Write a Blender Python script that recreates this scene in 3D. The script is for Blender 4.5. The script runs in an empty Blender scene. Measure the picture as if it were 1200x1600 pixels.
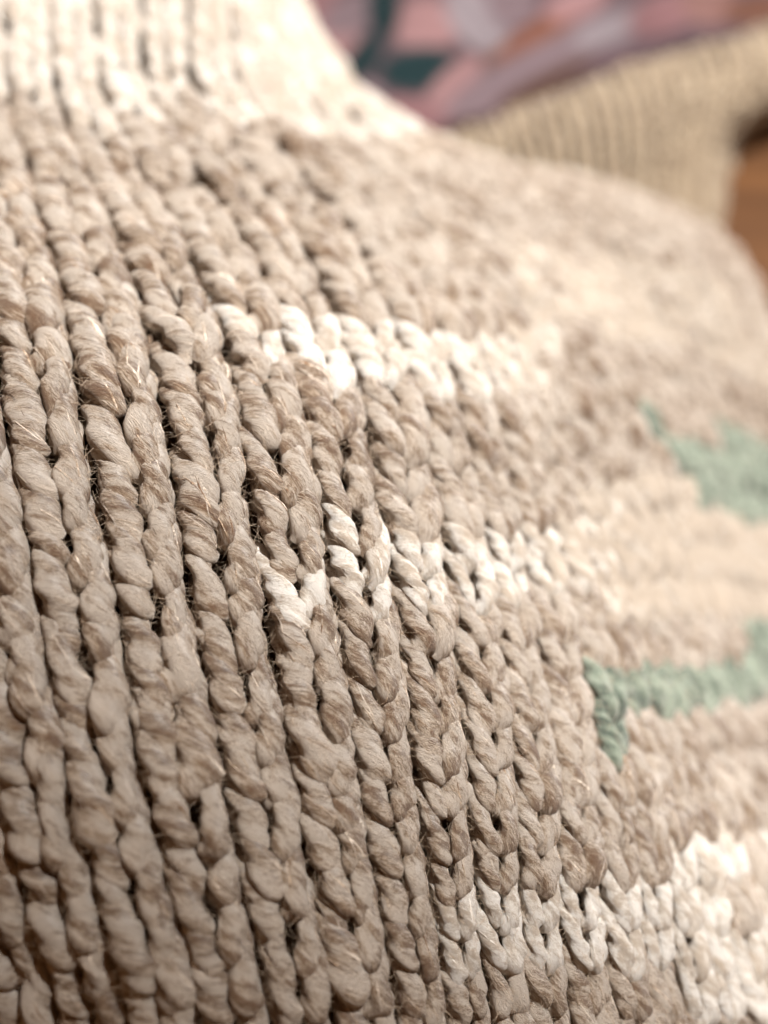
import bpy, math, random
import numpy as np
from mathutils import Matrix, Vector

rng = np.random.default_rng(11)
random.seed(11)
sc = bpy.context.scene
COL = sc.collection

# ------------------------------------------------------------------ camera
PITCH = math.radians(50)            # looking down at the garment
CAM_H = 0.215
cam_d = bpy.data.cameras.new("camera")
cam = bpy.data.objects.new("camera", cam_d)
COL.objects.link(cam)
cam.location = (0, 0, CAM_H)
cam.rotation_euler = (math.pi / 2 - PITCH, 0, 0)
cam_d.sensor_fit = 'VERTICAL'
cam_d.sensor_height = 24.0
cam_d.sensor_width = 18.0
FPX = 1537.0                        # focal length in pixels of the 1200x1600 photograph
cam_d.lens = 24.0 * FPX / 1600.0
cam_d.clip_start = 0.005
cam_d.clip_end = 20
cam_d.dof.use_dof = True
cam_d.dof.focus_distance = 0.1165
cam_d.dof.aperture_fstop = cam_d.lens / 4.5
sc.camera = cam

# ------------------------------------------------------------------ room light
world = bpy.data.worlds.new("World")
sc.world = world
world.use_nodes = True
bg = world.node_tree.nodes["Background"]
bg.inputs[0].default_value = (1.0, 0.48, 0.20, 1)
bg.inputs[1].default_value = 0.19

def area(name, loc, target, size, power, color):
    d = bpy.data.lights.new(name, 'AREA')
    d.shape = 'RECTANGLE'
    d.size, d.size_y = size
    d.energy = power
    d.color = color
    o = bpy.data.objects.new(name, d)
    COL.objects.link(o)
    o.location = loc
    o.rotation_euler = (Vector(target) - Vector(loc)).to_track_quat('-Z', 'Y').to_euler()
    return o

kd = bpy.data.lights.new("window_light", 'SPOT')   # window daylight as a spot; cone edge shaped to darken the lower-left corner
kd.energy = 100.0
kd.color = (1.0, 0.985, 0.965)
kd.shadow_soft_size = 0.045
kd.spot_size = math.radians(2 * 21.9)
kd.spot_blend = 0.07
key = bpy.data.objects.new("window_light", kd)
COL.objects.link(key)
key.location = (0.36, 0.26, 0.90)
key.rotation_euler = (Vector((0.12, 0.34, 0.1)) - key.location).to_track_quat('-Z', 'Y').to_euler()
far = area("far_fill_light", (-0.25, 1.25, 0.62), (0.08, 0.40, 0.0), (0.5, 0.4), 0.3, (0.95, 0.97, 1.0))  # added fill lamp to brighten the floral cloth, no known window there
far.data.spread = math.radians(40)
sc.view_settings.view_transform = 'Standard'
sc.view_settings.look = 'None'
sc.view_settings.exposure = 0.0
sc.view_settings.gamma = 1.0
sc.cycles.max_bounces = 6
sc.cycles.diffuse_bounces = 4
sc.cycles.use_denoising = True

CP, SP = math.cos(PITCH), math.sin(PITCH)

def unproject(px, py, dep):
    """photo pixel (1200x1600) + depth in mm -> world point in metres"""
    d = np.asarray(dep, float) * 1e-3
    xc = (np.asarray(px, float) - 600) / FPX * d
    yc = (800 - np.asarray(py, float)) / FPX * d
    # camera axes in world: right=(1,0,0) up=(0,SP,CP) forward=(0,CP,-SP)
    return np.stack([xc, yc * SP + d * CP, CAM_H + yc * CP - d * SP], -1)

def project(P):
    P = np.asarray(P)
    y = P[..., 1]; z = P[..., 2] - CAM_H
    d = y * CP - z * SP
    yc = y * SP + z * CP
    return 600 + P[..., 0] / d * FPX, 800 - yc / d * FPX, d * 1000

# ------------------------------------------------------------------ helpers
def tag(o, label=None, cat=None, group=None, kind=None):
    if label: o["label"] = label
    if cat: o["category"] = cat
    if group: o["group"] = group
    if kind: o["kind"] = kind
    return o

def empty(name, loc):
    o = bpy.data.objects.new(name, None)
    o.empty_display_size = 0.01
    o.location = loc
    COL.objects.link(o)
    return o

def mesh_obj(name, V, F, mats, parent=None, smooth=True, attrs=None, midx=None, origin=None):
    """V (n,3) array, F (m,3|4) array of indices; attrs: dict name->(n,3) or (n,)"""
    V = np.asarray(V, np.float64)
    if origin is None:
        origin = V.mean(0)
    me = bpy.data.meshes.new(name)
    n, m, q = len(V), len(F), F.shape[1]
    me.vertices.add(n)
    me.vertices.foreach_set("co", (V - origin).astype(np.float32).ravel())
    me.loops.add(m * q)
    me.loops.foreach_set("vertex_index", F.astype(np.int32).ravel())
    me.polygons.add(m)
    me.polygons.foreach_set("loop_start", np.arange(0, m * q, q, dtype=np.int32))
    me.polygons.foreach_set("loop_total", np.full(m, q, np.int32))
    for mt in mats:
        me.materials.append(mt)
    if midx is not None:
        me.polygons.foreach_set("material_index", midx.astype(np.int32))
    me.update(calc_edges=True)
    if smooth:
        me.polygons.foreach_set("use_smooth", np.ones(m, bool))
    for k, a in (attrs or {}).items():
        a = np.asarray(a, np.float32)
        if a.ndim == 1:
            at = me.attributes.new(k, 'FLOAT', 'POINT'); at.data.foreach_set("value", a)
        else:
            at = me.attributes.new(k, 'FLOAT_VECTOR', 'POINT'); at.data.foreach_set("vector", a.ravel())
    o = bpy.data.objects.new(name, me)
    COL.objects.link(o)
    o.location = Vector(origin)
    if parent is not None:
        o.parent = parent
        o.location = Vector(origin) - parent.location
    return o

# ------------------------------------------------------------------ materials
def new_mat(name):
    m = bpy.data.materials.new(name)
    m.use_nodes = True
    nt = m.node_tree
    for n in list(nt.nodes): nt.nodes.remove(n)
    out = nt.nodes.new("ShaderNodeOutputMaterial")
    b = nt.nodes.new("ShaderNodeBsdfPrincipled")
    nt.links.new(b.outputs[0], out.inputs[0])
    return m, nt, b

def N(nt, t, **kw):
    n = nt.nodes.new(t)
    for k, v in kw.items():
        if k in n.inputs: n.inputs[k].default_value = v
        else: setattr(n, k, v)
    return n

def ramp(nt, fac, stops):
    r = nt.nodes.new("ShaderNodeValToRGB")
    el = r.color_ramp.elements
    while len(el) < len(stops): el.new(0.5)
    for e, (p, c) in zip(el, stops):
        e.position = p; e.color = (*c, 1)
    nt.links.new(fac, r.inputs[0])
    return r.outputs[0]

def yarn_mat(name, dark, mid, light, rough, spec, sheen, bump, glint=0.0):
    m, nt, b = new_mat(name)
    at = N(nt, "ShaderNodeAttribute", attribute_name="fib")
    mp = N(nt, "ShaderNodeMapping")
    mp.inputs["Scale"].default_value = (2.6, 2.6, 1.15)
    nt.links.new(at.outputs["Vector"], mp.inputs[0])
    fine = N(nt, "ShaderNodeTexNoise", Scale=2.0, Detail=6.0, Roughness=0.78, Distortion=1.3)
    nt.links.new(mp.outputs[0], fine.inputs["Vector"])
    mp2 = N(nt, "ShaderNodeMapping")
    mp2.inputs["Scale"].default_value = (1.0, 1.0, 0.6)
    nt.links.new(at.outputs["Vector"], mp2.inputs[0])
    broad = N(nt, "ShaderNodeTexNoise", Scale=1.0, Detail=3.0, Roughness=0.6, Distortion=0.4)
    nt.links.new(mp2.outputs[0], broad.inputs["Vector"])
    tone = N(nt, "ShaderNodeAttribute", attribute_name="tone")
    # factor = fine*.5 + broad*.5 + tone
    m1 = N(nt, "ShaderNodeMath", operation='MULTIPLY_ADD')
    nt.links.new(fine.outputs[0], m1.inputs[0]); m1.inputs[1].default_value = 0.53
    m2 = N(nt, "ShaderNodeMath", operation='MULTIPLY')
    nt.links.new(broad.outputs[0], m2.inputs[0]); m2.inputs[1].default_value = 0.47
    nt.links.new(m2.outputs[0], m1.inputs[2])
    sep = N(nt, "ShaderNodeSeparateXYZ")
    nt.links.new(at.outputs["Vector"], sep.inputs[0])
    mb = N(nt, "ShaderNodeMath", operation='MULTIPLY_ADD')
    nt.links.new(sep.outputs[0], mb.inputs[0]); mb.inputs[1].default_value = 0.036
    nt.links.new(tone.outputs["Fac"], mb.inputs[2])
    m3 = N(nt, "ShaderNodeMath", operation='ADD')
    nt.links.new(m1.outputs[0], m3.inputs[0]); nt.links.new(mb.outputs[0], m3.inputs[1])
    col = ramp(nt, m3.outputs[0], [(0.43, dark), (0.478, mid), (0.54, light)])
    nt.links.new(col, b.inputs["Base Color"])
    b.inputs["Roughness"].default_value = rough
    b.inputs["Specular IOR Level"].default_value = spec
    b.inputs["Sheen Weight"].default_value = sheen
    b.inputs["Sheen Roughness"].default_value = 0.5
    b.inputs["Sheen Tint"].default_value = (1, 0.95, 0.9, 1)
    if glint:
        # silky filaments: a few smooth fibres among the matt ones
        rr = N(nt, "ShaderNodeMapRange")
        rr.inputs["From Min"].default_value = 0.52; rr.inputs["From Max"].default_value = 0.68
        rr.inputs["To Min"].default_value = rough; rr.inputs["To Max"].default_value = glint
        nt.links.new(fine.outputs[0], rr.inputs[0])
        nt.links.new(rr.outputs[0], b.inputs["Roughness"])
    bp = N(nt, "ShaderNodeBump", Strength=1.0, Distance=bump)
    nt.links.new(fine.outputs[0], bp.inputs["Height"])
    nt.links.new(bp.outputs[0], b.inputs["Normal"])
    return m

M_TAUPE = yarn_mat("taupe_yarn", (0.22, 0.108, 0.043), (0.53, 0.38, 0.25), (0.83, 0.70, 0.57), 0.68, 0.4, 0.3, 0.0017)
M_CREAM = yarn_mat("cream_yarn", (0.43, 0.345, 0.26), (0.60, 0.53, 0.445), (0.77, 0.72, 0.65), 0.42, 0.9, 0.3, 0.0004, glint=0.13)
M_GREEN = yarn_mat("sage_green_yarn", (0.045, 0.065, 0.045), (0.14, 0.175, 0.125), (0.28, 0.32, 0.245), 0.5, 0.5, 0.3, 0.00035, glint=0.3)

def plain(name, c1, c2, scale, rough=0.8, bump=0.0, stretch=(1, 1, 1)):
    m, nt, b = new_mat(name)
    tc = N(nt, "ShaderNodeTexCoord")
    mp = N(nt, "ShaderNodeMapping"); mp.inputs["Scale"].default_value = stretch
    nt.links.new(tc.outputs["Object"], mp.inputs[0])
    nz = N(nt, "ShaderNodeTexNoise", Scale=scale, Detail=6.0, Roughness=0.6)
    nt.links.new(mp.outputs[0], nz.inputs["Vector"])
    nt.links.new(ramp(nt, nz.outputs[0], [(0.35, c1), (0.65, c2)]), b.inputs["Base Color"])
    b.inputs["Roughness"].default_value = rough
    if bump:
        bp = N(nt, "ShaderNodeBump", Distance=bump)
        nt.links.new(nz.outputs[0], bp.inputs["Height"]); nt.links.new(bp.outputs[0], b.inputs["Normal"])
    return m

M_BACK = plain("gap_shade_brown", (0.12, 0.07, 0.04), (0.20, 0.13, 0.085), 700, 0.9, 0.0004)  # dark brown backing, shade between the yarns put into its colour
M_WOOD = plain("brown_wood", (0.06, 0.024, 0.008), (0.12, 0.05, 0.016), 9, 0.45, 0.0002, (1, 9, 9))

# ------------------------------------------------------------------ spline sheets
def cubic(xk, Y):
    """natural cubic spline; returns function of x (vectorised), Y (n, m)"""
    xk = np.asarray(xk, float); Y = np.asarray(Y, float)
    n = len(xk); h = np.diff(xk)
    A = np.zeros((n, n)); R = np.zeros_like(Y)
    A[0, 0] = A[-1, -1] = 1
    for i in range(1, n - 1):
        A[i, i - 1] = h[i - 1]; A[i, i] = 2 * (h[i - 1] + h[i]); A[i, i + 1] = h[i]
        R[i] = 3 * ((Y[i + 1] - Y[i]) / h[i] - (Y[i] - Y[i - 1]) / h[i - 1])
    c = np.linalg.solve(A, R)
    b = (Y[1:] - Y[:-1]) / h[:, None] - h[:, None] * (2 * c[:-1] + c[1:]) / 3
    d = (c[1:] - c[:-1]) / (3 * h[:, None])
    def f(x):
        x = np.asarray(x, float)
        i = np.clip(np.searchsorted(xk, x) - 1, 0, n - 2)
        t = (x - xk[i])[..., None]
        lo = x < xk[0]; hi = x > xk[-1]
        r = Y[i] + t * (b[i] + t * (c[i] + t * d[i]))
        if lo.any():
            r = np.where(lo[..., None], Y[0] + (x - xk[0])[..., None] * b[0], r)
        if hi.any():
            e = b[-1] + 2 * c[-2] * h[-1] + 3 * d[-1] * h[-1] ** 2
            r = np.where(hi[..., None], Y[-1] + (x - xk[-1])[..., None] * e, r)
        return r
    return f

class Sheet:
    vpitch = 1.0     # table rows per course
    warp = None      # spacing of the wales, evened out where the cloth turns away
    def __init__(self, ks, vs, G, dense=0.5):
        """G[v][k] = world points; dense table for fast bilinear-of-cubic lookup"""
        G = np.asarray(G, float)                      # (nv, nk, 3)
        nv, nk, _ = G.shape
        self.k0, self.v0, self.st = ks[0] - 2, vs[0] - 2, dense
        uu = np.arange(ks[0] - 2, ks[-1] + 2 + 1e-6, dense)
        vv = np.arange(vs[0] - 2, vs[-1] + 2 + 1e-6, dense)
        a = cubic(vs, G.reshape(nv, -1))(vv).reshape(len(vv), nk, 3)
        b = cubic(ks, a.transpose(1, 0, 2).reshape(nk, -1))(uu).reshape(len(uu), len(vv), 3)
        self.T = b
    def __call__(self, u, v):
        if self.warp is not None: u = self.warp(np.asarray(u, float))
        fu = (np.asarray(u, float) - self.k0) / self.st
        fv = (np.asarray(v, float) * self.vpitch - self.v0) / self.st
        nu, nv, _ = self.T.shape
        i = np.clip(np.floor(fu).astype(int), 1, nu - 3); j = np.clip(np.floor(fv).astype(int), 1, nv - 3)
        a = np.clip(fu - i, -1, 2); b = np.clip(fv - j, -1, 2)
        def w(t):
            return [(-t + 2 * t ** 2 - t ** 3) / 2, (2 - 5 * t ** 2 + 3 * t ** 3) / 2,
                    (t + 4 * t ** 2 - 3 * t ** 3) / 2, (t ** 3 - t ** 2) / 2]
        wa, wb = w(a), w(b)
        r = 0
        for p in range(4):
            for q in range(4):
                r = r + (wa[p] * wb[q])[..., None] * self.T[i + p - 1, j + q - 1]
        return r
    def frame(self, u, v):
        e = 0.3
        P = self(u, v)
        du = (self(u + e, v) - self(u - e, v)) / (2 * e)
        dv = (self(u, v + e) - self(u, v - e)) / (2 * e)
        n = np.cross(dv, du)
        n /= np.linalg.norm(n, axis=-1, keepdims=True) + 1e-12
        return P, du, dv, n

# ---- main sweater: wales k (left to right), courses v (top to bottom)
KS = [-6, -4, -2, 0, 2, 4, 6, 8, 10, 12, 14, 16, 18, 20, 22]
ROWS = {
 -4: ([-420, -280, -150, -20, 112, 245, 350, 396, 570, 720, 850, 930, 1000, 1060, 1110],
      [-160, -165, -170, -170, -170, -170, -165, -125, 345, 370, 400, 430, 480, 560, 640],
      [258, 250, 246, 244, 244, 246, 252, 285, 365, 365, 360, 350, 350, 350, 350]),
 0: ([-430, -290, -155, -20, 113, 248, 356, 408, 600, 765, 890, 970, 1050, 1110, 1150],
     [-60, -60, -60, -60, -60, -62, -60, -25, 305, 335, 350, 375, 420, 500, 600],
     [236, 226, 222, 220, 220, 223, 234, 266, 334, 335, 330, 330, 330, 335, 340]),
 4: ([-430, -295, -160, -22, 117, 255, 376, 444, 655, 815, 930, 1015, 1095, 1150, 1180],
     [40, 42, 45, 45, 42, 36, 40, 76, 268, 298, 312, 340, 385, 470, 580],
     [208, 200, 197, 195, 197, 202, 213, 240, 284, 294, 298, 302, 308, 315, 325]),
 9: ([-480, -330, -175, -20, 130, 272, 410, 538, 712, 850, 955, 1045, 1125, 1180, 1215],
     [172, 172, 172, 172, 171, 168, 178, 205, 262, 296, 312, 340, 385, 470, 570],
     [182, 174, 170, 168, 172, 180, 192, 210, 232, 250, 262, 272, 283, 295, 310]),
 14: ([-560, -370, -180, 15, 210, 385, 545, 688, 805, 905, 1000, 1085, 1155, 1205, 1240],
      [350, 350, 350, 348, 345, 345, 352, 362, 370, 380, 388, 415, 460, 540, 640],
      [162, 152, 147, 146, 151, 161, 175, 193, 213, 232, 238, 252, 266, 280, 295]),
 20: ([-640, -410, -175, 62, 300, 487, 660, 785, 885, 972, 1050, 1122, 1190, 1240, 1275],
      [610, 605, 600, 600, 580, 560, 585, 590, 565, 550, 560, 590, 620, 660, 710],
      [138, 128, 123, 123, 127, 136, 148, 165, 186, 208, 228, 244, 260, 266, 282]),
 27: ([-590, -350, -112, 122, 352, 558, 722, 852, 960, 1050, 1122, 1178, 1212, 1236, 1250],
      [960, 960, 960, 950, 925, 893, 900, 878, 862, 856, 862, 875, 890, 905, 920],
      [134, 121, 112, 111, 115, 121, 132, 148, 170, 193, 214, 232, 250, 258, 285]),
 33: ([-440, -230, -15, 195, 412, 602, 762, 908, 1030, 1130, 1205, 1255, 1290, 1315, 1335],
      [1330, 1330, 1330, 1325, 1285, 1225, 1208, 1200, 1190, 1180, 1170, 1160, 1150, 1150, 1150],
      [119, 112, 107, 105, 109, 115, 121, 132, 150, 172, 194, 204, 228, 254, 282]),
 39: ([-320, -110, 95, 295, 480, 652, 782, 932, 1078, 1200, 1295, 1370, 1425, 1465, 1495],
      [1715, 1715, 1710, 1695, 1640, 1560, 1515, 1518, 1532, 1545, 1545, 1530, 1510, 1500, 1490],
      [127, 118, 112, 108, 109, 113, 118, 124, 133, 148, 168, 180, 204, 230, 260]),
 45: ([-220, -20, 170, 360, 540, 700, 840, 995, 1150, 1290, 1400, 1490, 1550, 1600, 1640],
      [2090, 2090, 2080, 2050, 1970, 1880, 1830, 1840, 1870, 1890, 1895, 1880, 1860, 1850, 1840],
      [144, 132, 123, 118, 117, 118, 122, 127, 135, 146, 162, 174, 196, 222, 250]),
}
VS = sorted(ROWS)
G = np.array([unproject(*ROWS[v]) for v in VS])
MAIN = Sheet(KS, VS, G)
def warp_u(k):
    return np.interp(k, [-20, 6, 9, 33], [-20, 6, 8.5, 8.5 + 24 * 0.68])
MAIN.warp = warp_u
MAIN.vpitch = VP = 1.18

# ------------------------------------------------------------------ stitches
# centreline of the right leg (wale units, course units, height in wale widths)
LEG_A = np.array([   # left of the picture: a narrow open groove between the two legs
    (0.12, 0.30, -0.66), (0.14, 0.74, -0.32), (0.165, 0.94, 0.04), (0.20, 0.72, 0.21), (0.25, 0.30, 0.21),
    (0.295, -0.18, 0.14), (0.335, -0.64, 0.01), (0.355, -1.04, -0.18), (0.33, -1.30, -0.46), (0.25, -1.42, -0.72)])
LEG_B = np.array([   # where the knit is drawn in: clearer V
    (0.08, 0.26, -0.64), (0.105, 0.70, -0.30), (0.14, 0.90, 0.05), (0.185, 0.68, 0.22), (0.24, 0.28, 0.22),
    (0.295, -0.18, 0.15), (0.35, -0.62, 0.02), (0.385, -1.02, -0.17), (0.36, -1.26, -0.46), (0.27, -1.36, -0.70)])
_t = np.linspace(0, 1, len(LEG_A))
LEGFA, LEGFB = cubic(_t, LEG_A), cubic(_t, LEG_B)

def leg_centre(sheet, k, v, side, tt, jit, wide=0.0, wob=None):
    q = min(max((k - 1.0) / 4.0, 0), 1) if v > 10 else 0.2
    c = LEGFA(tt) * (1 - q) + LEGFB(tt) * q
    u = k + side * (c[:, 0] + wide * (0.2 - c[:, 1]) ) + jit[0] + wob[0]
    vv = v + c[:, 1] + jit[1] + wob[1]
    P, du, dv, n = sheet.frame(u, vv)
    sw = np.linalg.norm(du, axis=-1, keepdims=True)
    sv = np.linalg.norm(dv, axis=-1, keepdims=True)
    s = 1.06 * np.sqrt(sw * sv)
    lift = 1.0 + 0.15 * q
    return P + n * (c[:, 2:3] * lift + jit[2]) * s, s[:, 0] * (1.0 - 0.09 * q), n

def tube(C, R, n0, na, phase, twist, ply, amp, harm, drop=0.0):
    """sweep a plied yarn along C; returns V, F, fib, normals"""
    nl = len(C)
    T = np.gradient(C, axis=0)
    T /= np.linalg.norm(T, axis=1, keepdims=True)
    B = np.cross(T, n0); B /= np.linalg.norm(B, axis=1, keepdims=True)
    Nn = np.cross(B, T)
    seg = np.linalg.norm(np.diff(C, axis=0), axis=1)
    s = np.concatenate([[0], np.cumsum(seg)]) / R.mean()
    th = np.arange(na) / na * 2 * math.pi
    phi = th[None, :] - twist * s[:, None] + phase
    r = 1 + amp * (np.abs(np.cos(phi * ply / 2)) - 0.6)
    for (a, nn, w, p) in harm:
        r = r + a * np.cos(nn * phi + w * s[:, None] + p)
    rr = R[:, None] * r
    V = C[:, None, :] + rr[..., None] * (np.cos(th)[None, :, None] * B[:, None, :] + np.sin(th)[None, :, None] * Nn[:, None, :])
    seed = phase * 7.3
    fib = np.stack([np.cos(phi), np.sin(phi), np.repeat(s[:, None], na, 1) + seed], -1)
    i = np.arange(nl - 1)[:, None]; j = np.arange(na)[None, :]
    a0 = i * na + j; a1 = i * na + (j + 1) % na
    F = np.stack([a0, a1, a1 + na, a0 + na], -1).reshape(-1, 4)
    return V.reshape(-1, 3), F, fib.reshape(-1, 3)

def in_poly(x, y, poly):
    r = False
    n = len(poly)
    for i in range(n):
        x1, y1 = poly[i]; x2, y2 = poly[(i + 1) % n]
        if (y1 > y) != (y2 > y) and x < (x2 - x1) * (y - y1) / (y2 - y1) + x1:
            r = not r
    return r

GREENS = [[(975, 640), (1020, 650), (1260, 690), (1300, 850), (1150, 815), (1100, 780), (1040, 740)],
          [(912, 1060), (1010, 1025), (1120, 990), (1300, 925), (1300, 1060), (1100, 1085), (980, 1090), (950, 1150), (925, 1140)]]

def yarn_kind(k, v, x, y):
    """0 taupe, 1 cream, 2 green: the garment's own stripes"""
    for g in GREENS:
        if in_poly(x, y, g): return 2
    if k < 10 and v <= 7: return 1
    if k < 10 and v <= 10: return 1 if rng.random() < (1.0, 0.45, 0.0)[v - 8] else 0
    if k in (2,) and v == 19: return 0
    if 4 <= k <= 8 and 19 <= v <= 20: return 1
    if k == 3 and v == 19: return 1
    if k >= 9 and 15 <= v <= 19: return 1 if rng.random() < 0.85 else 0
    if 3 <= k <= 8 and 26 <= v <= 27: return 1 if not (k == 3 and v == 26) else 0
    if k >= 9 and 25 <= v <= 28: return 1
    if 5 <= k <= 6 and 37 <= v <= 38: return 1
    if 7 <= k <= 9 and 36 <= v <= 38: return 1
    if k >= 10 and 35 <= v <= 39: return 1 if rng.random() < 0.8 else 0
    return 0

def build_stitch(sheet, k, v, kind, na, nl, extra=None, rbase=0.225):
    Vs, Fs, Fi, To = [], [], [], []
    base = 0
    tone0 = rng.normal(0, 0.011)
    jit0 = rng.normal(0, 1, 3) * (0.026, 0.07, 0.035)
    if kind == 1:      # cream toned down at top and right, offsetting strong light in its colour
        light_offset = -0.05 if v < 10 else (-0.012 - max(0.0, min(0.11, (k - 6.0) * 0.02)) if v < 26 else -0.015)
        tone0 = tone0 * 0.8 + light_offset
    if extra and kind == 1: tone0 = 0.01
    if (k, v) == (2, 16): tone0 = 0.045
    for side in (-1, 1):
        tt = np.linspace(0, 1, nl)
        jit = (jit0 + rng.normal(0, 1, 3) * (0.018, 0.09, 0.04)) * (1.0 if k < 4 else 0.6)
        if k < 5: jit = jit + np.array((0, 0.42 * math.sin(k * 5.1 + side * 1.9 + v * 0.23), 0))
        wob = [0.012 * np.sin(tt * 9 + rng.uniform(0, 6)), 0.0]
        wide = 0.0
        fat = float(np.exp(rng.normal(0, 0.10)))
        if rng.random() < 0.10: fat *= 1.18
        if kind == 1: fat *= 0.88
        if extra and side in extra:
            ex = extra[side]
            wide = ex.get("wide", 0); fat = ex.get("fat", fat)
            jit = jit + np.array(ex.get("jit", (0, 0, 0)))
        C, s, n = leg_centre(sheet, k, v, side, tt, jit, wide, wob)
        pk = rng.uniform(0.25, 0.45)
        tq = max(0.0, min(1.0, (4.5 - k) / 3.0)) if v > 10 else 0.0
        R = s * (rbase + 0.000 * max(0.0, min(1.0, (4.0 - k) / 3.0))) * fat * (0.62 + 0.14 * tq + (0.48 - 0.14 * tq) * np.exp(-((tt - pk) / 0.25) ** 2) + 0.05 * np.sin(tt * 13 + rng.uniform(0, 6)))
        ph = rng.uniform(0, 2 * math.pi)
        harm = [(0.030, 3, rng.uniform(-.3, .3), rng.uniform(0, 6)),
                (0.022, 5, rng.uniform(-.5, .5), rng.uniform(0, 6))]
        if na >= 24:
            harm += [(0.018, 7, rng.uniform(-.4, .4), rng.uniform(0, 6)), (0.014, 10, rng.uniform(-.3, .3), rng.uniform(0, 6))]
        harm += [(0.05, 1, rng.uniform(.5, 1.2), rng.uniform(0, 6)), (0.05, 2, rng.uniform(-1, 1), rng.uniform(0, 6)),
                 (0.045, 1, rng.uniform(2, 3.2), rng.uniform(0, 6)), (0.035, 3, rng.uniform(1.2, 2.4), rng.uniform(0, 6))]
        V, F, fb = tube(C, R, n, na, ph, (1.2 if k < 4 else 0.85) * rng.uniform(0.75, 1.2), 2 if kind == 0 else 3,
                        (0.30 if k < 4 else 0.32), harm)
        Vs.append(V); Fs.append(F + base); Fi.append(fb)
        To.append(np.full(len(V), tone0 + rng.normal(0, 0.008)))
        base += len(V)
    return np.concatenate(Vs), np.concatenate(Fs), np.concatenate(Fi), np.concatenate(To)

base_pt = MAIN(np.array([5.0]), np.array([30.0]))[0]
sweater = empty("sweater", (float(base_pt[0]), float(base_pt[1]), 0.0))
tag(sweater, "chunky taupe knitted sweater with cream stripes and sage green patches, filling the picture", "sweater")

cands = []
for k in range(-5, 28):
    for v in range(-3, 40):
        P, du, dv, n = MAIN.frame(np.array([float(k)]), np.array([float(v)]))
        x, y, d = project(P)
        x, y, d = float(x[0]), float(y[0]), float(d[0])
        if not (-260 < x < 1460 and -220 < y < 1830): continue
        size = np.linalg.norm(du[0]) * 1000 / d
        seen = -40 < x < 1240 and -40 < y < 1640
        view = np.array([0, 0, CAM_H]) - P[0]; view /= np.linalg.norm(view)
        face = float(view @ n[0])
        cands.append((0 if (seen and face > 0.12) else 1, -size, k, v, x, y, d))
cands.sort()
SPECIAL = {(2, 16): {-1: dict(wide=0.16, fat=0.95, jit=(0.05, 0.1, 0.05))},
           (3, 23): {-1: dict(wide=0.10, fat=1.12, jit=(0.02, 0.0, 0.06))},
           (3, 31): {-1: dict(fat=1.5, jit=(0, 0, 0.05))}, (3, 26): {-1: dict(fat=1.4, jit=(0, 0, 0.05))},
           (2, 20): {-1: dict(fat=1.35, jit=(0, 0, 0.04))}, (1, 26): {1: dict(fat=1.4)},
           (6, 32): {-1: dict(wide=0.14, fat=0.9, jit=(-0.08, 0.1, 0.06))},
           (8, 32): {-1: dict(wide=0.10, fat=0.85, jit=(0, 0, 0.05))},
           (9, 31): {-1: dict(wide=0.12, fat=0.85, jit=(0, 0, 0.05))}}
MATS = [M_TAUPE, M_CREAM, M_GREEN]
stuff = [[], [], [], [], 0]
SURF = []           # samples of yarn surface near the focus for the fuzz
NAMES = 0
for i, (hid, msz, k, v, x, y, d) in enumerate(cands):
    kind = yarn_kind(int(round(float(warp_u(k)))), int(round(v * VP)), x, y)
    if (k, v) == (2, 16): kind = 0
    near = i < 300
    infocus = d < 150 and hid == 0
    if near: na, nl = 28, 34
    elif infocus: na, nl = 24, 28
    else: na, nl = 12, 18
    V, F, fb, to = build_stitch(MAIN, k, v, kind, na, nl, SPECIAL.get((k, v)))
    if near:
        o = mesh_obj("stitch", V, F, [MATS[kind]], sweater, attrs={"fib": fb, "tone": to})
        if kind == 1: o["label"] = "cream satin stitch"
        elif kind == 2: o["label"] = "sage green stitch"
    else:
        stuff[0].append(V); stuff[1].append(F + stuff[4]); stuff[2].append(fb); stuff[3].append(to)
        stuff.append(np.full(len(F), kind)); stuff[4] += len(V)
    if hid == 0 and 96 < d < 165:
        SURF.append((V, kind, na, nl))
o = mesh_obj("knitted_rows", np.concatenate(stuff[0]), np.concatenate(stuff[1]), MATS, sweater,
             attrs={"fib": np.concatenate(stuff[2]), "tone": np.concatenate(stuff[3])}, midx=np.concatenate(stuff[5:]))
tag(o, kind="stuff")

# added backing sheet under the stitches, coloured dark as shade in the gaps
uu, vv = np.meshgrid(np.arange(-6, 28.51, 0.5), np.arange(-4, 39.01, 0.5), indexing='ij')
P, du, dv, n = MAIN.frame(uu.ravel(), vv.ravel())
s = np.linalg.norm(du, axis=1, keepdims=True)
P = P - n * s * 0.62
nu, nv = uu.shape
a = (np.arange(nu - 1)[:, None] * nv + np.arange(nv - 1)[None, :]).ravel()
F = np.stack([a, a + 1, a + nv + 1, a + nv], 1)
mesh_obj("gap_shade_sheet", P, F, [M_BACK], sweater)

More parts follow.
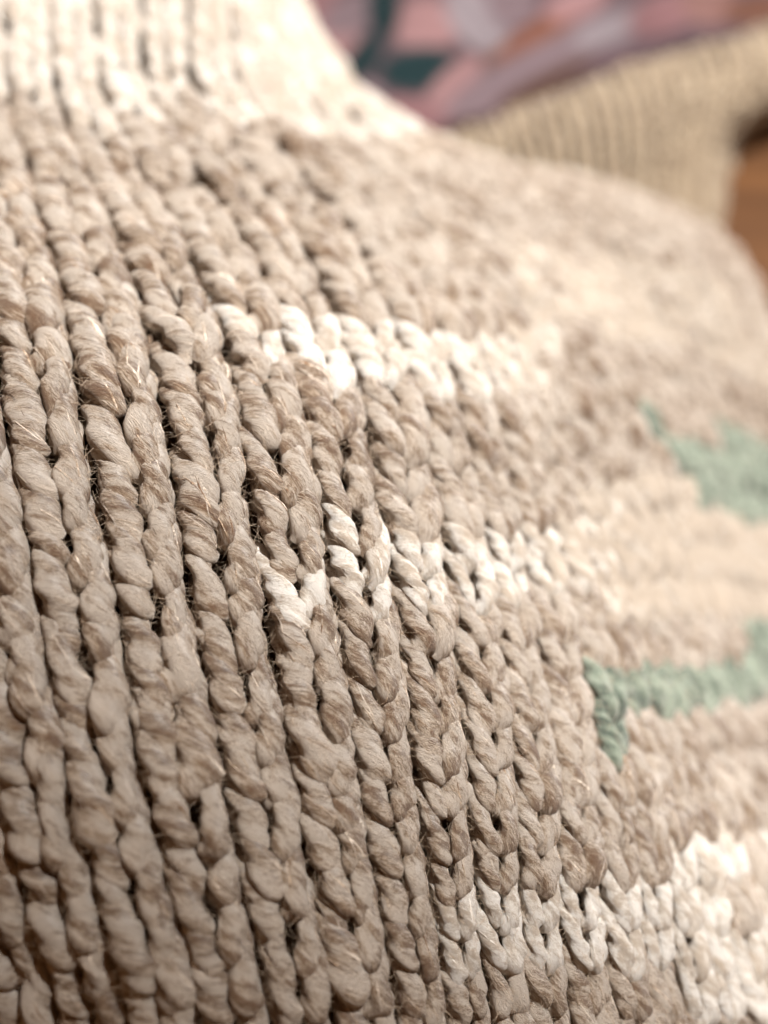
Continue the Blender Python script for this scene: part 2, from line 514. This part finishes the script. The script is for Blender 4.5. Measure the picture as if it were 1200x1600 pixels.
# ------------------------------------------------------------------ loose fibres
def fibres(count):
    Vs, Fs = [], []
    b = 0
    per = max(1, count // len(SURF))
    for (V, kind, na, nl) in SURF:
        nleg = len(V) // (na * nl)
        G3 = V.reshape(nleg, nl, na, 3)
        for _ in range(per):
            l = rng.integers(nleg); i = rng.integers(int(nl * .2), int(nl * .75)); j = rng.integers(na)
            p = G3[l, i, j]; c = G3[l, i].mean(0)
            nrm = (p - c); R = np.linalg.norm(nrm); nrm /= R
            tan = G3[l, i + 1, j] - G3[l, i - 1, j]; tan /= np.linalg.norm(tan)
            side = np.cross(nrm, tan)
            di = tan * rng.normal(0, 1) + side * rng.normal(0, .8) + nrm * abs(rng.normal(0, .55))
            di /= np.linalg.norm(di)
            L = R * rng.uniform(0.5, 1.9)
            cur = rng.normal(0, 1, 3); cur -= cur @ di * di
            ns = 5
            t = np.linspace(0, 1, ns)[:, None]
            C = p - nrm * R * .03 + di * L * t + cur * L * 0.32 * t * t - nrm * L * .28 * t * t * (1 if rng.random() < .6 else -0.3)
            w0 = 1.9e-5
            wd = np.cross(di, rng.normal(0, 1, 3)); wd /= np.linalg.norm(wd)
            w2 = np.cross(di, wd)
            w = w0 * (1 - 0.6 * t)
            ring = np.stack([C + wd * w, C - wd * w * .5 + w2 * w * .87, C - wd * w * .5 - w2 * w * .87], 1)
            Vs.append(ring.reshape(-1, 3))
            for q in range(ns - 1):
                for e in range(3):
                    a0 = b + q * 3 + e; a1 = b + q * 3 + (e + 1) % 3
                    Fs.append((a0, a1, a1 + 3, a0 + 3))
            b += ns * 3
    return np.concatenate(Vs), np.array(Fs)

def strands(per_leg):
    """fibre bundles wound round each leg, partly standing off it"""
    Vs, Fs, Fi, To, Mi = [], [], [], [], []
    b = 0
    ns = 9
    for (V, kind, na, nl) in SURF:
        nleg = len(V) // (na * nl)
        G3 = V.reshape(nleg, nl, na, 3)
        Cc = G3.mean(2)
        for l in range(nleg):
            for _ in range(per_leg):
                i0 = rng.uniform(nl * .12, nl * .72); j0 = rng.uniform(0, na)
                di = rng.uniform(0.09, 0.24) * nl
                dj = di * (na / 28) * rng.normal(1.05, 0.55)
                t = np.linspace(0, 1, ns)
                ii = np.clip(i0 + di * t, 1, nl - 2.01); jj = j0 + dj * t + 0.6 * np.sin(t * 3 + rng.uniform(0, 6))
                a = np.floor(ii).astype(int); fa = (ii - a)[:, None]
                c0 = np.floor(jj).astype(int); fc = (jj - c0)[:, None]
                def g(x, y): return G3[l, x, y % na]
                P = (g(a, c0) * (1 - fa) + g(a + 1, c0) * fa) * (1 - fc) + (g(a, c0 + 1) * (1 - fa) + g(a + 1, c0 + 1) * fa) * fc
                nr = P - (Cc[l, a] * (1 - fa) + Cc[l, a + 1] * fa)
                R = np.linalg.norm(nr, axis=1, keepdims=True); nr /= R
                R = R.mean()
                T = np.gradient(P, axis=0); T /= np.linalg.norm(T, axis=1, keepdims=True)
                sd = np.cross(T, nr)
                w = R * rng.uniform(0.045, 0.10) * np.sin(np.clip(t, .04, .96) * math.pi)[:, None] ** 0.7
                P = P - nr * w * 0.15
                ring = np.stack([P + sd * w - nr * w * .3, P + nr * w * .9, P - sd * w - nr * w * .3], 1)
                Vs.append(ring.reshape(-1, 3))
                q = np.arange(ns - 1)[:, None] * 3; e = np.arange(2)[None, :]
                A = (q + e).ravel() + b
                Fs.append(np.stack([A, A + 1, A + 4, A + 3], 1)); Mi.append(np.full(len(A), kind))
                sx = rng.uniform(0, 50)
                ang = rng.uniform(0, 6.28)
                Fi.append(np.repeat(np.stack([np.full(ns, math.cos(ang)), np.full(ns, math.sin(ang)), sx + t], 1), 3, 0))
                To.append(np.full(ns * 3, rng.normal(0.0, 0.04)))
                b += ns * 3
    return [np.concatenate(z) for z in (Vs, Fs, Fi, To, Mi)]
SV, SF, SFi, STo, SMi = strands(9)
o = mesh_obj("fibre_strands", SV, SF, MATS, sweater, attrs={"fib": SFi, "tone": STo}, midx=SMi)
tag(o, kind="stuff")

M_FUZZ, nt, bs = new_mat("loose_fibre")
bs.inputs["Base Color"].default_value = (0.60, 0.46, 0.33, 1)
bs.inputs["Roughness"].default_value = 0.5
FV, FF = fibres(55000)
o = mesh_obj("loose_fibres", FV, FF, [M_FUZZ], sweater)
tag(o, kind="stuff")

# ------------------------------------------------------------------ ribbed garment behind
RK = [0, 2.5, 5, 7.5, 10, 12.5, 15]
RR = {
 0: ([690, 790, 890, 990, 1090, 1200, 1320], [232, 192, 155, 118, 90, 55, 15], [372, 380, 388, 396, 404, 412, 420]),
 6: ([705, 800, 905, 1010, 1110, 1215, 1330], [262, 225, 192, 160, 130, 100, 70], [340, 345, 352, 358, 366, 376, 388]),
 14: ([740, 820, 915, 1015, 1085, 1130, 1175], [330, 290, 262, 240, 220, 215, 200], [325, 325, 330, 338, 352, 380, 420]),
 22: ([770, 840, 925, 1010, 1075, 1110, 1130], [430, 390, 370, 350, 335, 330, 320], [318, 318, 320, 328, 345, 372, 405]),
 30: ([790, 850, 930, 1010, 1070, 1100, 1115], [560, 520, 500, 480, 460, 450, 440], [318, 318, 318, 322, 335, 352, 370]),
}
RV = sorted(RR)
RIB = Sheet(RK, RV, np.array([unproject(*RR[v]) for v in RV]))
rp = RIB(np.array([6.0]), np.array([14.0]))[0]
ribbed = empty("ribbed_knit", (float(rp[0]), float(rp[1]), 0))
tag(ribbed, "blurred fine ribbed cream knitted cloth behind the sweater at upper right", "knitwear")
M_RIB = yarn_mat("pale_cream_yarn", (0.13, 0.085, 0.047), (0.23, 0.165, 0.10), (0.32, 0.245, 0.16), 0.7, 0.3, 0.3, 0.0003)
cnt = 0
for k in range(0, 16):
    Vs, Fs, Fi, To = [], [], [], []
    b = 0
    for v in range(0, 31):
        V, F, fb, to = build_stitch(RIB, k, v, 0, 8, 9, rbase=0.24)
        Vs.append(V); Fs.append(F + b); Fi.append(fb); To.append(to); b += len(V)
    mesh_obj("rib", np.concatenate(Vs), np.concatenate(Fs), [M_RIB], ribbed,
             attrs={"fib": np.concatenate(Fi), "tone": np.concatenate(To)})
uu, vv = np.meshgrid(np.arange(-0.5, 15.3, 0.25), np.arange(0, 31, 1.0), indexing='ij')
P, du, dv, n = RIB.frame(uu.ravel(), vv.ravel())
P = P - n * np.linalg.norm(du, axis=1, keepdims=True) * 0.5
nu, nv = uu.shape
a = (np.arange(nu - 1)[:, None] * nv + np.arange(nv - 1)[None, :]).ravel()
mesh_obj("gap_shade_sheet", P, np.stack([a, a + 1, a + nv + 1, a + nv], 1), [M_BACK], ribbed)  # same dark sheet, painted shade between the ribs

# ------------------------------------------------------------------ floral cloth
FX = [380, 500, 620, 740, 860, 980, 1100, 1220, 1340]
FY = [-160, -60, 40, 120, 200, 280, 380]
def fdep(x, y):
    # cloth lying on the table, lifted by soft folds
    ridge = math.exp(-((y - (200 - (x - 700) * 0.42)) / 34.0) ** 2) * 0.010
    lift = 0.010 + 0.004 * math.sin(x * 0.011 + y * 0.012) + ridge
    return (CAM_H - lift) / (SP - CP * (800 - y) / FPX) * 1000
FG = np.array([[unproject(x, y, fdep(x, y)) for x in FX] for y in FY])
FS = Sheet(list(range(0, 18, 2)), list(range(0, 14, 2)), FG, 0.25)
uu, vv = np.meshgrid(np.arange(0, 16.01, 0.08), np.arange(0, 12.01, 0.08), indexing='ij')
P, du, dv, n = FS.frame(uu.ravel(), vv.ravel())
P = P + n * (0.0012 * np.sin(uu.ravel() * 2.1 + vv.ravel() * 1.2) + 0.001 * np.sin(vv.ravel() * 3.3 - uu.ravel()))[:, None]
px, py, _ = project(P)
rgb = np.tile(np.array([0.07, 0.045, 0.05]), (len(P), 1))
def petal_or_shade(cx, cy, a, b_, ang, c, soft=0.25):
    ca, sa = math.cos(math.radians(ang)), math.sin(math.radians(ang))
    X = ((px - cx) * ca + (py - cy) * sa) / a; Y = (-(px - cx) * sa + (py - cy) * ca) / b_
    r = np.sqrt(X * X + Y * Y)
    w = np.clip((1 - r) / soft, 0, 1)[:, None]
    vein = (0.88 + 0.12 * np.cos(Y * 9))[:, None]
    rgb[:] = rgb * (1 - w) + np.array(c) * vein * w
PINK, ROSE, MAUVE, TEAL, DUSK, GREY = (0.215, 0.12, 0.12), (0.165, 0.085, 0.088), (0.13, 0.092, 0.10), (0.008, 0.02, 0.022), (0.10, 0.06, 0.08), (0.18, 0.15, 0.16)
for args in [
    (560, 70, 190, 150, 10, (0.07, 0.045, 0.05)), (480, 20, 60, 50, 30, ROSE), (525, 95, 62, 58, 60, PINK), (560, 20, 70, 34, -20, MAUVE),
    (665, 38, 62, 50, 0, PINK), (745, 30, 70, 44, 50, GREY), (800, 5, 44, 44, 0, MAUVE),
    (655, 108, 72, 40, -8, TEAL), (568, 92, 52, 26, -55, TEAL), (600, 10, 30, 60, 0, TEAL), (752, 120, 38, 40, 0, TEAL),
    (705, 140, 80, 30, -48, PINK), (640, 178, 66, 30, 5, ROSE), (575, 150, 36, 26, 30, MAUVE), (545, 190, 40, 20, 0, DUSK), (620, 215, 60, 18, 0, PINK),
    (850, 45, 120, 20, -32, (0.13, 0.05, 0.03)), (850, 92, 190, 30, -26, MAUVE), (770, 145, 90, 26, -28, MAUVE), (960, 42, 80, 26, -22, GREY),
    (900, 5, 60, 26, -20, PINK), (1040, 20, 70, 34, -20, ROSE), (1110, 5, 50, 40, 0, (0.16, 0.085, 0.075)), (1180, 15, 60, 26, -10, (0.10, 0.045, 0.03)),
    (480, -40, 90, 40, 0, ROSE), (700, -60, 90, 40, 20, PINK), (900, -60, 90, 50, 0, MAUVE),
    (705, 214, 80, 22, -25, (0.03, 0.013, 0.008)), (850, 130, 100, 14, -27, (0.05, 0.022, 0.012))]:  # these two dark strips are shadow along the hem, painted into the print
    petal_or_shade(*args)
M_FLOR, nt, bs = new_mat("floral_print_shaded")
at = N(nt, "ShaderNodeAttribute", attribute_name="print")
nt.links.new(at.outputs["Color"], bs.inputs["Base Color"])
bs.inputs["Roughness"].default_value = 0.9
bs.inputs["Specular IOR Level"].default_value = 0.1
nu, nv = uu.shape
a = (np.arange(nu - 1)[:, None] * nv + np.arange(nv - 1)[None, :]).ravel()
F = np.stack([a, a + 1, a + nv + 1, a + nv], 1)
# keep the cloth above its hem line only
hem = lambda x: np.interp(x, [300, 600, 700, 800, 900, 1000, 1200, 1400], [420, 400, 214, 172, 130, 92, 40, -10])
fc = F[:, :]
keep = (py[fc].mean(1) < hem(px[fc].mean(1)))
F = F[keep]
used = np.unique(F); remap = -np.ones(len(P), int); remap[used] = np.arange(len(used))
top = P[used]; nn = n[used]; R2 = remap[F]
V2 = np.concatenate([top, top - nn * 0.0015])
F2 = np.concatenate([R2, R2[:, ::-1] + len(top)])
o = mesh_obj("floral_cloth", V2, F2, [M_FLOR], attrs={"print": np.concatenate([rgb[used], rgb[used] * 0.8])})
tag(o, "dusty pink and dark teal flower printed cloth, blurred behind the sweater", "cloth")

# ------------------------------------------------------------------ wooden surface underneath
gx, gy = np.meshgrid(np.linspace(-0.8, 0.8, 3), np.linspace(-0.4, 1.4, 3), indexing='ij')
P = np.stack([gx.ravel(), gy.ravel(), np.zeros(9)], 1)
a = np.array([0, 1, 3, 4])
tb = mesh_obj("table_top", P, np.stack([a, a + 3, a + 4, a + 1], 1), [M_WOOD])
tag(tb, kind="structure")
